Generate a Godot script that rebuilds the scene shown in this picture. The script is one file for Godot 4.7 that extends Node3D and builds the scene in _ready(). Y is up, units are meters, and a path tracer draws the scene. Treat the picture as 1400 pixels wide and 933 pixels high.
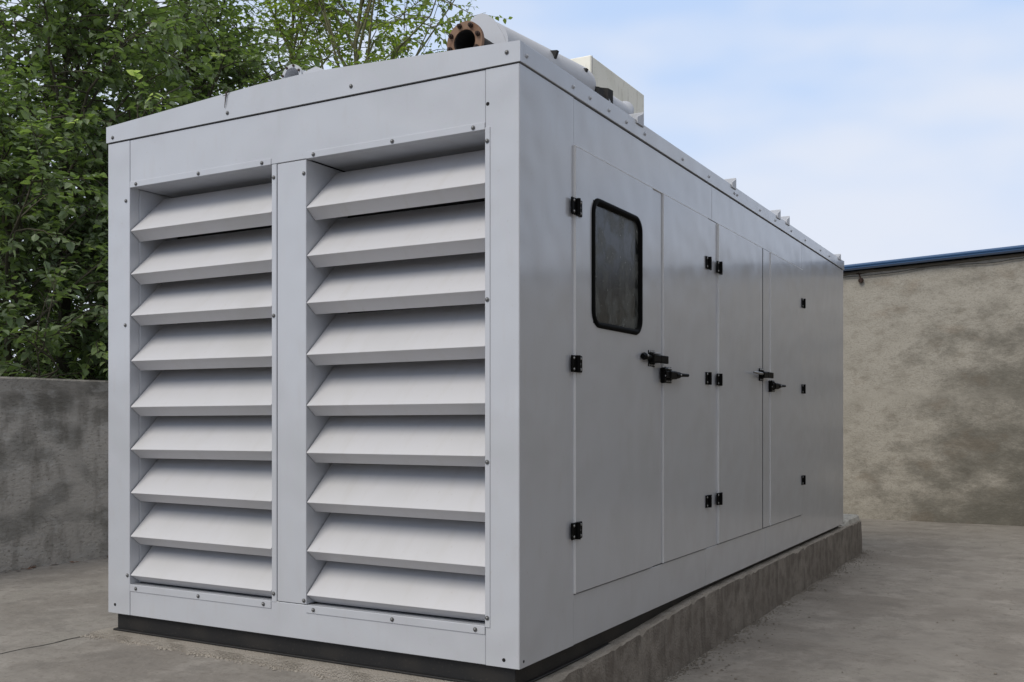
extends Node3D
# A grey canopied generator on a concrete plinth in a walled yard. Metres, y up.
# The canopy's front-left bottom corner is x = 0, z = 0; its long side faces +x and runs to -z.

const W := 2.421      # canopy width
const L := 6.383      # canopy length
const B := 0.404      # underside of the canopy
const T := 2.903      # top of the roof fascia at the eaves
const RIDGE := 2.957  # top of the fascia at the ridge

var rng := RandomNumberGenerator.new()
var names := {}
var M := {}


# ---------------------------------------------------------------- mesh builder
class MB:
	var v := PackedVector3Array()
	var n := PackedVector3Array()
	var uv := PackedVector2Array()

	func tri3(a: Vector3, b: Vector3, c: Vector3, na: Vector3, nb: Vector3, nc: Vector3, ua := Vector2.ZERO, ub := Vector2.ZERO, uc := Vector2.ZERO) -> void:
		var g := (b - a).cross(c - a)
		if g.dot(na + nb + nc) > 0.0:   # clockwise is the front
			v.append(a); v.append(c); v.append(b)
			n.append(na); n.append(nc); n.append(nb)
			uv.append(ua); uv.append(uc); uv.append(ub)
		else:
			v.append(a); v.append(b); v.append(c)
			n.append(na); n.append(nb); n.append(nc)
			uv.append(ua); uv.append(ub); uv.append(uc)

	func tri(a: Vector3, b: Vector3, c: Vector3, out: Vector3) -> void:
		var g := (b - a).cross(c - a)
		if g.length_squared() < 1e-16:
			return
		g = g.normalized()
		if g.dot(out) < 0.0:
			g = -g
		tri3(a, b, c, g, g, g)

	func quad(a: Vector3, b: Vector3, c: Vector3, d: Vector3, out: Vector3) -> void:
		tri(a, b, c, out); tri(a, c, d, out)

	func quad_uv(a: Vector3, b: Vector3, c: Vector3, d: Vector3, out: Vector3, ua: Vector2, ub: Vector2, uc: Vector2, ud: Vector2) -> void:
		var g := (b - a).cross(c - a).normalized()
		if g.dot(out) < 0.0:
			g = -g
		tri3(a, b, c, g, g, g, ua, ub, uc); tri3(a, c, d, g, g, g, ua, uc, ud)

	# a box with chamfered edges
	func box(lo: Vector3, hi: Vector3, e := 0.002) -> void:
		var c := (lo + hi) * 0.5
		var h := (hi - lo) * 0.5
		e = minf(e, minf(h.x, minf(h.y, h.z)) * 0.9)
		var p := func(sx: int, sy: int, sz: int, ax: int) -> Vector3:
			var s := Vector3(sx, sy, sz)
			var q := h - Vector3(e, e, e)
			q[ax] = h[ax]
			return c + s * q
		for ax in 3:
			var a1 := (ax + 1) % 3
			var a2 := (ax + 2) % 3
			for s in [-1, 1]:
				var k := []
				for t in [[-1, -1], [1, -1], [1, 1], [-1, 1]]:
					var sg := [0, 0, 0]
					sg[ax] = s; sg[a1] = t[0]; sg[a2] = t[1]
					k.append(p.call(sg[0], sg[1], sg[2], ax))
				var out := Vector3.ZERO
				out[ax] = s
				quad(k[0], k[1], k[2], k[3], out)
		for ax in 3:      # edges along ax
			var a1 := (ax + 1) % 3
			var a2 := (ax + 2) % 3
			for s1 in [-1, 1]:
				for s2 in [-1, 1]:
					var k := []
					for o in [[-1, a1], [1, a1], [1, a2], [-1, a2]]:
						var sg := [0, 0, 0]
						sg[ax] = o[0]; sg[a1] = s1; sg[a2] = s2
						k.append(p.call(sg[0], sg[1], sg[2], o[1]))
					var out := Vector3.ZERO
					out[a1] = s1; out[a2] = s2
					quad(k[0], k[1], k[2], k[3], out)
		for sx in [-1, 1]:
			for sy in [-1, 1]:
				for sz in [-1, 1]:
					tri(p.call(sx, sy, sz, 0), p.call(sx, sy, sz, 1), p.call(sx, sy, sz, 2), Vector3(sx, sy, sz))

	# a tapered tube through points
	func tube(pts: Array, radii: Array, sides := 8, caps := true) -> void:
		var rings := []
		var cs := []
		var up := Vector3.UP
		for i in pts.size():
			var d: Vector3 = (pts[mini(i + 1, pts.size() - 1)] - pts[maxi(i - 1, 0)]).normalized()
			if i == 0:
				up = Vector3.UP if absf(d.y) < 0.9 else Vector3.RIGHT
			var s := d.cross(up).normalized()
			up = s.cross(d).normalized()
			var ring := []
			var nn := []
			for k in sides:
				var a := TAU * k / sides
				var r := s * cos(a) + up * sin(a)
				nn.append(r)
				ring.append(pts[i] + r * radii[i])
			rings.append(ring); cs.append(nn)
		for i in pts.size() - 1:
			for k in sides:
				var k2 := (k + 1) % sides
				tri3(rings[i][k], rings[i][k2], rings[i + 1][k2], cs[i][k], cs[i][k2], cs[i + 1][k2])
				tri3(rings[i][k], rings[i + 1][k2], rings[i + 1][k], cs[i][k], cs[i + 1][k2], cs[i + 1][k])
		if caps:
			for e in [0, pts.size() - 1]:
				var d2: Vector3 = (pts[0] - pts[1]) if e == 0 else (pts[-1] - pts[-2])
				for k in sides:
					tri(pts[e], rings[e][k], rings[e][(k + 1) % sides], d2)

	# a ring (washer) along axis from p to p + d
	func ring(p: Vector3, d: Vector3, r_in: float, r_out: float, sides := 32) -> void:
		var ax := d.normalized()
		var s := ax.cross(Vector3.UP if absf(ax.y) < 0.9 else Vector3.RIGHT).normalized()
		var u := s.cross(ax)
		for k in sides:
			var a := TAU * k / sides
			var b := TAU * (k + 1) / sides
			var ra := s * cos(a) + u * sin(a)
			var rb := s * cos(b) + u * sin(b)
			quad(p + ra * r_in, p + rb * r_in, p + rb * r_out, p + ra * r_out, -d)
			quad(p + d + ra * r_in, p + d + rb * r_in, p + d + rb * r_out, p + d + ra * r_out, d)
			tri3(p + ra * r_out, p + rb * r_out, p + d + rb * r_out, ra, rb, rb); tri3(p + ra * r_out, p + d + rb * r_out, p + d + ra * r_out, ra, rb, ra)
			tri3(p + ra * r_in, p + rb * r_in, p + d + rb * r_in, -ra, -rb, -rb); tri3(p + ra * r_in, p + d + rb * r_in, p + d + ra * r_in, -ra, -rb, -ra)

	# a flattened dome (bolt head) on p facing d
	func dome(p: Vector3, d: Vector3, r: float, h: float, sides := 10) -> void:
		var s := d.cross(Vector3.UP if absf(d.y) < 0.9 else Vector3.RIGHT).normalized()
		var u := s.cross(d)
		var rows := 3
		for i in rows:
			var t0 := PI / 2 * i / rows
			var t1 := PI / 2 * (i + 1) / rows
			for k in sides:
				var a := TAU * k / sides
				var b := TAU * (k + 1) / sides
				var n0a := (s * cos(a) + u * sin(a)) * cos(t0) + d * sin(t0)
				var n0b := (s * cos(b) + u * sin(b)) * cos(t0) + d * sin(t0)
				var n1a := (s * cos(a) + u * sin(a)) * cos(t1) + d * sin(t1)
				var n1b := (s * cos(b) + u * sin(b)) * cos(t1) + d * sin(t1)
				var f := func(q: Vector3) -> Vector3:
					var along := q.dot(d)
					return p + (q - d * along) * r + d * along * h
				tri3(f.call(n0a), f.call(n0b), f.call(n1b), n0a, n0b, n1b)
				if i < rows - 1:
					tri3(f.call(n0a), f.call(n1b), f.call(n1a), n0a, n1b, n1a)

	# a convex polygon in a plane pushed along d
	func prism(poly: Array, d: Vector3) -> void:
		var c := Vector3.ZERO
		for q in poly:
			c += q
		c /= poly.size()
		for i in poly.size():
			var a: Vector3 = poly[i]
			var b: Vector3 = poly[(i + 1) % poly.size()]
			tri(c, a, b, -d); tri(c + d, a + d, b + d, d)
			quad(a, b, b + d, a + d, (a + b) * 0.5 - c)

	func shape(into: ArrayMesh, m: Material) -> void:
		var arr := []
		arr.resize(Mesh.ARRAY_MAX)
		arr[Mesh.ARRAY_VERTEX] = v; arr[Mesh.ARRAY_NORMAL] = n; arr[Mesh.ARRAY_TEX_UV] = uv
		into.add_surface_from_arrays(Mesh.PRIMITIVE_TRIANGLES, arr)
		into.surface_set_material(into.get_surface_count() - 1, m)


func mesh_of(pairs: Array) -> ArrayMesh:
	var m := ArrayMesh.new()
	for p in pairs:
		if p[0].v.size():
			p[0].shape(m, p[1])
	return m


func numbered(parent: Node, called: String) -> String:
	var key := str(parent.get_instance_id()) + called
	names[key] = names.get(key, -1) + 1
	return called if names[key] == 0 else "%s_%03d" % [called, names[key]]


# a named mesh, its vertices in world coordinates unless xf says where its own axes stand
func obj(called: String, pairs: Array, parent: Node3D = self, xf := Transform3D.IDENTITY, shared: Mesh = null) -> MeshInstance3D:
	var o := MeshInstance3D.new()
	o.name = numbered(parent, called)
	o.mesh = shared if shared else mesh_of(pairs)
	parent.add_child(o, true)
	o.global_transform = xf
	return o


func piece(called: String, mb: MB, mat: Material, parent: Node3D = self) -> MeshInstance3D:
	return obj(called, [[mb, mat]], parent)


func block(called: String, lo: Vector3, hi: Vector3, mat: Material, parent: Node3D = self, e := 0.002) -> MeshInstance3D:
	var mb := MB.new()
	mb.box(lo, hi, e)
	return piece(called, mb, mat, parent)


func thing(called: String, label: String, category: String, at: Vector3, group := "") -> Node3D:
	var o := Node3D.new()
	o.name = numbered(self, called)
	add_child(o, true)
	o.position = at
	return tag(o, label, category, group)


func tag(o: Node3D, label: String, category: String, group := "", kind := "") -> Node3D:
	if label: o.set_meta("label", label)
	if category: o.set_meta("category", category)
	if group: o.set_meta("group", group)
	if kind: o.set_meta("kind", kind)
	return o


# ---------------------------------------------------------------- textures
func noise_bytes(w: int, h: int, freq: float, sd: int, octaves := 4, sx := 1, sy := 1, kind := FastNoiseLite.TYPE_SIMPLEX_SMOOTH) -> PackedByteArray:
	return noise_image(w, h, freq, sd, octaves, sx, sy, kind).get_data()


func noise_image(w: int, h: int, freq: float, sd: int, octaves := 4, sx := 1, sy := 1, kind := FastNoiseLite.TYPE_SIMPLEX_SMOOTH) -> Image:
	var f := FastNoiseLite.new()
	f.seed = sd
	f.noise_type = kind
	f.frequency = freq
	f.fractal_octaves = octaves
	f.fractal_gain = 0.55
	var im := f.get_seamless_image(w / sx, h / sy)
	im.convert(Image.FORMAT_L8)
	if sx > 1 or sy > 1:
		im.resize(w, h, Image.INTERPOLATE_CUBIC)
	return im


# layers: [noise bytes, colour, from, to, strength]; each lays its colour over where its noise runs from `from` to `to`
func painted(w: int, h: int, base: Color, layers: Array) -> ImageTexture:
	var out := PackedByteArray()
	out.resize(w * h * 3)
	var luts := []
	for l in layers:
		var lut := PackedFloat32Array()
		for i in 256:
			lut.append(smoothstep(l[2], l[3], i / 255.0) * l[4])
		luts.append(lut)
	var r := PackedFloat32Array(); r.resize(w * h); r.fill(base.r)
	var g := PackedFloat32Array(); g.resize(w * h); g.fill(base.g)
	var b := PackedFloat32Array(); b.resize(w * h); b.fill(base.b)
	for k in layers.size():
		var by: PackedByteArray = layers[k][0]
		var c: Color = layers[k][1]
		var lut: PackedFloat32Array = luts[k]
		var cr := c.r
		var cg := c.g
		var cb := c.b
		for i in w * h:
			var a := lut[by[i]]
			if a > 0.003:
				r[i] += (cr - r[i]) * a
				g[i] += (cg - g[i]) * a
				b[i] += (cb - b[i]) * a
	for i in w * h:
		out[3 * i] = int(r[i] * 255.0)
		out[3 * i + 1] = int(g[i] * 255.0)
		out[3 * i + 2] = int(b[i] * 255.0)
	return ImageTexture.create_from_image(Image.create_from_data(w, h, false, Image.FORMAT_RGB8, out))


func material(c: Color, rough: float, metal := 0.0) -> StandardMaterial3D:
	var m := StandardMaterial3D.new()
	m.albedo_color = c
	m.roughness = rough
	m.metallic = metal
	return m


func textured(t: Texture2D, scale: float, rough: float, relief: Image = null, depth := 0.2) -> StandardMaterial3D:
	var m := material(Color.WHITE, rough)
	m.albedo_texture = t
	m.uv1_triplanar = true
	m.uv1_world_triplanar = true
	m.uv1_scale = Vector3.ONE * scale
	if relief:
		m.heightmap_enabled = true
		m.heightmap_texture = ImageTexture.create_from_image(relief)
		m.heightmap_scale = depth
	return m


func grey(v: float, warm := 0.0) -> Color:   # linear base colour to sRGB
	return Color(v * (1.0 + warm), v, v * (1.0 - warm)).linear_to_srgb()


func make_materials() -> void:
	# painted sheet steel: nearly even, with faint grime, specks and shallow waves
	var g1 := noise_bytes(512, 512, 0.006, 11, 4)
	var g2 := noise_bytes(512, 512, 0.05, 12, 3, 1, 4)
	var g3 := noise_bytes(512, 512, 0.16, 13, 2)
	var pt := painted(512, 512, Color(0.745, 0.755, 0.778), [
		[g1, Color(0.725, 0.735, 0.755), 0.45, 0.8, 0.6],
		[g2, Color(0.70, 0.70, 0.70), 0.6, 0.95, 0.16],
		[g3, Color(0.60, 0.58, 0.54), 0.86, 0.94, 0.2]])
	var paint := textured(pt, 0.45, 0.27)
	paint.metallic_specular = 0.5
	paint.clearcoat_enabled = true
	paint.clearcoat = 0.6
	paint.clearcoat_roughness = 0.1
	var wave := noise_image(512, 512, 0.012, 17, 2)
	wave.bump_map_to_normal_map(1.6)
	paint.normal_enabled = true
	paint.normal_texture = ImageTexture.create_from_image(wave)
	paint.normal_scale = 0.8
	M.paint = paint
	var slat := paint.duplicate() as StandardMaterial3D
	slat.albedo_texture = painted(512, 512, Color(0.775, 0.775, 0.785), [
		[g1, Color(0.74, 0.74, 0.74), 0.5, 0.8, 0.6],
		[g2, Color(0.71, 0.70, 0.685), 0.6, 0.95, 0.22],
		[g3, Color(0.56, 0.52, 0.46), 0.86, 0.95, 0.3]])
	slat.clearcoat_enabled = false
	slat.roughness = 0.5
	slat.normal_scale = 0.5
	M.slat = slat
	M.roof = textured(pt, 0.5, 0.5)
	M.black = material(grey(0.006), 0.42)
	M.black.metallic_specular = 0.14
	M.rubber = material(grey(0.006), 0.6)
	M.rubber.metallic_specular = 0.14
	M.steel = material(grey(0.33), 0.38, 0.85)
	M.screw = material(grey(0.2), 0.42, 0.7)
	M.hole = material(grey(0.006), 0.9)
	var sk := painted(512, 512, Color(0.10, 0.10, 0.103), [[g1, Color(0.16, 0.15, 0.14), 0.4, 0.8, 0.8], [g3, Color(0.33, 0.30, 0.26), 0.7, 0.9, 0.5]])
	M.skid = textured(sk, 0.8, 0.6)
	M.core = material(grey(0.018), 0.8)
	M.inside = material(grey(0.07), 0.6)
	var glass := material(Color(0.12, 0.135, 0.135, 0.6), 0.2)
	glass.metallic_specular = 0.4
	glass.transparency = BaseMaterial3D.TRANSPARENCY_ALPHA
	M.glass = glass
	M.dust = material(grey(0.4), 0.9)
	var fim := noise_bytes(256, 256, 0.012, 64, 5)
	var fin := noise_bytes(256, 256, 0.12, 65, 3, 1, 2)
	var fi := Image.create(256, 256, false, Image.FORMAT_RGBA8)
	for y in 256:
		for x in 256:
			var k := y * 256 + x
			fi.set_pixel(x, y, Color(0.50, 0.51, 0.50, 0.40 * smoothstep(0.35, 0.75, fim[k] / 255.0) + 0.22 * smoothstep(0.58, 0.9, fin[k] / 255.0) + 0.12 * smoothstep(140.0, 150.0, float(x)) * smoothstep(176.0, 166.0, float(x))))
	M.film = material(Color.WHITE, 0.8)
	M.film.albedo_texture = ImageTexture.create_from_image(fi)
	M.film.transparency = BaseMaterial3D.TRANSPARENCY_ALPHA
	M.lit_edge = material(grey(0.72), 0.4)  # pale colour for the light painted along the door edges

	# concrete of the low wall and the plinth: streaks that run down, stains, pits
	var c1 := noise_bytes(1024, 1024, 0.004, 21, 5)
	var c2 := noise_bytes(1024, 1024, 0.02, 22, 4, 1, 8)
	var c3 := noise_bytes(1024, 1024, 0.07, 23, 3)
	var c4 := noise_bytes(1024, 1024, 0.012, 24, 5)
	var c5 := noise_bytes(1024, 1024, 0.25, 25, 2)
	var pits := noise_image(1024, 1024, 0.09, 26, 4)
	var c7 := noise_bytes(1024, 1024, 0.022, 28, 5, 1, 8)
	var drip := PackedByteArray(); drip.resize(1024 * 1024)      # 3.6 m long, 1.8 m high: damp that runs down from the top and rises at the foot
	for y in 1024:
		var fy := y / 1024.0
		for x in 1024:
			var k := y * 1024 + x
			var reach := 0.10 + 0.65 * (c7[k] / 255.0)
			drip[k] = clampi(int(150.0 * (1.0 - smoothstep(0.02, reach, fy)) + 110.0 * smoothstep(0.80, 0.96, fy + (c4[k] - 128) * 0.0012) + 0.5 * (c1[k] - 100)), 0, 255)
	var lw := painted(1024, 1024, Color(0.68, 0.66, 0.63), [
		[c1, Color(0.51, 0.50, 0.475), 0.4, 0.75, 0.85],
		[drip, Color(0.33, 0.315, 0.285), 0.2, 0.95, 0.75],
		[c7, Color(0.42, 0.405, 0.375), 0.5, 0.9, 0.4],
		[c4, Color(0.70, 0.69, 0.67), 0.55, 0.8, 0.45],
		[c3, Color(0.38, 0.365, 0.335), 0.62, 0.85, 0.5],
		[c5, Color(0.72, 0.71, 0.69), 0.78, 0.9, 0.3]])
	M.low_wall = material(Color.WHITE, 0.93)
	M.low_wall.albedo_texture = lw
	var lwb := noise_image(1024, 1024, 0.06, 27, 4)
	lwb.bump_map_to_normal_map(2.0)
	M.low_wall.normal_enabled = true
	M.low_wall.normal_texture = ImageTexture.create_from_image(lwb)
	M.render = textured(lw, 0.3, 0.93)
	var pl := painted(1024, 1024, Color(0.52, 0.495, 0.465), [
		[c4, Color(0.43, 0.40, 0.37), 0.35, 0.75, 0.8],
		[c2, Color(0.34, 0.315, 0.285), 0.5, 0.95, 0.55],
		[c1, Color(0.60, 0.575, 0.54), 0.5, 0.85, 0.6],
		[c3, Color(0.33, 0.30, 0.27), 0.65, 0.85, 0.45],
		[c5, Color(0.66, 0.64, 0.60), 0.8, 0.92, 0.35]])
	M.plinth = textured(pl, 0.6, 0.92, pits, 0.4)

	# plaster of the shed wall: warm, blotched, with chalky specks; its own sheet of 6 by 3.8 m
	var p1 := noise_bytes(1024, 1024, 0.0055, 31, 5)
	var p2 := noise_bytes(1024, 1024, 0.02, 32, 5)
	var p3 := noise_bytes(1024, 1024, 0.06, 33, 4)
	var p4 := noise_bytes(1024, 1024, 0.2, 34, 2)
	var p5 := noise_bytes(1024, 1024, 0.012, 35, 5)
	var p6 := noise_bytes(1024, 1024, 0.14, 37, 3)
	var ramp := PackedByteArray(); ramp.resize(1024 * 1024)     # damp rising from the ground, and one wide stain towards the far end
	for y in 1024:
		for x in 1024:
			var k := y * 1024 + x
			var fx := x / 1024.0 + (p1[k] - 128) * 0.0007
			var fy := y / 1024.0 + (p5[k] - 128) * 0.0010
			ramp[k] = clampi(int(0.16 * p1[k] + 0.15 * p3[k] + 0.10 * p5[k] + 0.08 * p4[k] + 50.0 * smoothstep(0.60, 1.0, fy) + 100.0 * smoothstep(0.04, 0.42, fx) * smoothstep(0.02, 0.5, fy)), 0, 255)
	var sw := painted(1024, 1024, Color(0.665, 0.645, 0.605), [
		[p5, Color(0.625, 0.605, 0.565), 0.35, 0.75, 0.8],
		[ramp, Color(0.365, 0.355, 0.325), 0.24, 0.92, 0.95],
		[p2, Color(0.44, 0.415, 0.37), 0.55, 0.95, 0.3],
		[p3, Color(0.46, 0.435, 0.395), 0.55, 0.95, 0.22],
		[p1, Color(0.56, 0.49, 0.42), 0.66, 0.9, 0.2],
		[p4, Color(0.44, 0.425, 0.39), 0.55, 0.9, 0.4],
		[p6, Color(0.78, 0.76, 0.71), 0.80, 0.92, 0.45]])
	var plaster := material(Color.WHITE, 0.95)
	plaster.albedo_texture = sw
	var bump := noise_image(1024, 1024, 0.11, 36, 4)
	bump.bump_map_to_normal_map(2.0)
	plaster.normal_enabled = true
	plaster.normal_texture = ImageTexture.create_from_image(bump)
	plaster.normal_scale = 0.4
	M.plaster = plaster

	# trowelled yard concrete, streaks across the picture, a sheet of 8 m
	var n := 1536
	var y1 := noise_bytes(n, n, 0.003, 41, 5)
	var y2 := noise_bytes(n, n, 0.012, 42, 6)
	var y3 := noise_bytes(n, n, 0.05, 43, 4)
	var y4 := noise_bytes(n, n, 0.22, 44, 2)
	var y5 := noise_bytes(n, n, 0.009, 45, 5)
	var y6 := noise_bytes(n, n, 0.17, 47, 3)
	var yd := painted(n, n, Color(0.54, 0.522, 0.498), [
		[y1, Color(0.485, 0.465, 0.44), 0.35, 0.7, 0.8],
		[y5, Color(0.62, 0.60, 0.575), 0.5, 0.85, 0.45],
		[y2, Color(0.42, 0.405, 0.385), 0.5, 0.9, 0.45],
		[y3, Color(0.44, 0.415, 0.39), 0.58, 0.85, 0.5],
		[y4, Color(0.30, 0.285, 0.265), 0.74, 0.92, 0.6],
		[y6, Color(0.72, 0.70, 0.67), 0.76, 0.92, 0.5]])
	M.yard = textured(yd, 1.0 / 6.5, 0.9, noise_image(1024, 1024, 0.06, 46, 5), 0.6)
	var cru := painted(512, 512, Color(0.50, 0.475, 0.44), [[g1, Color(0.42, 0.395, 0.36), 0.4, 0.7, 0.8], [g3, Color(0.62, 0.60, 0.56), 0.6, 0.9, 0.6]])
	var mo := painted(512, 512, Color(0.74, 0.73, 0.70), [[g1, Color(0.66, 0.65, 0.62), 0.4, 0.7, 0.8], [g3, Color(0.56, 0.54, 0.50), 0.6, 0.9, 0.5]])
	M.mortar = textured(mo, 2.0, 0.95)
	var le := painted(512, 512, Color(0.60, 0.575, 0.54), [[g1, Color(0.50, 0.475, 0.44), 0.4, 0.7, 0.8], [g3, Color(0.68, 0.66, 0.62), 0.6, 0.9, 0.5]])
	M.ledge = textured(le, 0.9, 0.95, pits, 0.5)
	M.crumb = textured(cru, 2.0, 0.95, pits, 0.8)

	M.blue = material(Color(0.17, 0.33, 0.50), 0.5)
	M.blue_dark = material(Color(0.10, 0.17, 0.26), 0.6)
	var cr := painted(512, 512, Color(0.95, 0.94, 0.89), [[g1, Color(0.91, 0.90, 0.84), 0.4, 0.8, 0.7], [g2, Color(0.74, 0.72, 0.66), 0.6, 0.95, 0.4], [g3, Color(0.66, 0.63, 0.57), 0.8, 0.9, 0.5]])
	M.cream = textured(cr, 0.8, 0.8)
	var ru := painted(512, 512, Color(0.52, 0.41, 0.33), [[g1, Color(0.42, 0.30, 0.22), 0.4, 0.7, 0.8], [g3, Color(0.60, 0.50, 0.42), 0.6, 0.85, 0.5]])
	M.rust = textured(ru, 3.0, 0.75)
	M.galv = textured(pt, 1.5, 0.42)
	M.dark_rust = material(Color(0.20, 0.13, 0.10), 0.8)
	M.wire = material(grey(0.03), 0.7)
	var bk := painted(512, 512, Color(0.30, 0.28, 0.22), [[g2, Color(0.20, 0.185, 0.15), 0.4, 0.8, 0.8], [g3, Color(0.40, 0.39, 0.32), 0.6, 0.9, 0.5]])
	M.bark = textured(bk, 2.0, 0.9)
	var bk2 := painted(512, 512, Color(0.46, 0.45, 0.33), [[g2, Color(0.34, 0.33, 0.24), 0.4, 0.8, 0.8], [g3, Color(0.56, 0.56, 0.44), 0.6, 0.9, 0.5]])
	M.bark_pale = textured(bk2, 2.0, 0.9)


func make_sky() -> PanoramaSkyMaterial:
	var f := FastNoiseLite.new()
	f.seed = 5; f.frequency = 1.3; f.fractal_octaves = 6; f.fractal_gain = 0.58
	var f2 := FastNoiseLite.new()
	f2.seed = 9; f2.frequency = 2.3; f2.fractal_octaves = 4
	var w := 1024
	var h := 512
	var data := PackedFloat32Array()
	data.resize(w * h * 3)
	var k := 0
	for y in h:
		var el := PI / 2 - PI * (y + 0.5) / h
		var s := maxf(sin(el), 0.0)
		var blue := Color(0.55, 0.71, 0.98).lerp(Color(0.36, 0.54, 0.90), smoothstep(0.15, 0.9, s))
		blue = Color(0.73, 0.79, 0.94).lerp(blue, smoothstep(0.03, 0.30, s))
		for x in w:
			var az := TAU * (x + 0.5) / w
			var p := Vector3(cos(az), 0.0, sin(az)) * cos(el)
			p.y = sin(el) * 3.2          # sheets of cloud, drawn out sideways
			var c := f.get_noise_3dv(p) * 0.75 + f2.get_noise_3dv(p) * 0.5
			var cov := smoothstep(-0.32, 0.42, c)
			var high := smoothstep(0.33, 0.62, s)      # the thin veil thickens overhead
			var col := blue.lerp(Color(0.80, 0.84, 0.93).lerp(Color(0.76, 0.75, 0.745), high), maxf(cov * 0.8, high * (0.75 + 0.25 * cov)))
			if el < 0.0:
				col = Color(0.30, 0.29, 0.28)
			data[k] = col.r; data[k + 1] = col.g; data[k + 2] = col.b
			k += 3
	var m := PanoramaSkyMaterial.new()
	m.panorama = ImageTexture.create_from_image(Image.create_from_data(w, h, false, Image.FORMAT_RGBF, data.to_byte_array()))
	return m


# ---------------------------------------------------------------- the yard
func ground_y(x: float, z: float) -> float:
	var left := 0.283 - 0.006 * clampf(x, -4.0, 3.0)
	var right := 0.022 - 0.0035 * clampf(z, -10.6, 0.0)
	var back := smoothstep(-7.25, -8.2, z)      # behind the plinth the step runs out under the trees' side
	return lerpf(left, right, smoothstep(lerpf(1.35, -1.6, back), lerpf(2.45, 0.6, back), x))


func build_ground() -> void:
	var f := FastNoiseLite.new()
	f.seed = 3; f.frequency = 1.7; f.fractal_octaves = 4
	var xs := [-500.0, -120.0, -40.0, -15.0, -8.0, -5.0]
	var x := -3.6
	while x < 5.6:
		xs.append(x)
		x += 0.08
	xs.append_array([6.5, 8.0, 12.0, 20.0, 50.0, 150.0, 500.0])
	for e in [-0.1115, -0.1055, -0.0965, -0.0905]:
		xs.append(e)
	xs.sort()
	var zs := [500.0, 150.0, 50.0, 20.0, 10.0, 6.0]
	var z := 4.0
	while z > -11.5:
		zs.append(z)
		z -= 0.08
	zs.append_array([-13.0, -17.0, -25.0, -50.0, -150.0, -500.0])
	var mb := MB.new()
	var pos := func(ix: int, iz: int) -> Vector3:
		var px: float = xs[ix]
		var pz: float = zs[iz]
		var y := ground_y(px, pz)
		if absf(px) < 6.0 and pz < 5.0 and pz > -11.5:
			y += f.get_noise_2d(px, pz) * 0.006
		if absf(px + 0.101) < 0.006:
			y -= 0.04
		if absf(px + 0.101) < 0.011:
			px += f.get_noise_2d(7.7, pz * 1.6) * 0.016
		return Vector3(px, y, pz)
	var grid := []
	for i in xs.size():
		var col := []
		for j in zs.size():
			col.append(pos.call(i, j))
		grid.append(col)
	for i in xs.size() - 1:
		for j in zs.size() - 1:
			mb.quad(grid[i][j], grid[i + 1][j], grid[i + 1][j + 1], grid[i][j + 1], Vector3.UP)
	tag(piece("ground", mb, M.yard), "grey trowelled concrete yard with a joint left of the generator", "ground", "", "structure")


func plinth_top(z: float) -> float:
	return 0.312 + 0.06 * smoothstep(-0.4, -2.6, z) * 1.0


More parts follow.
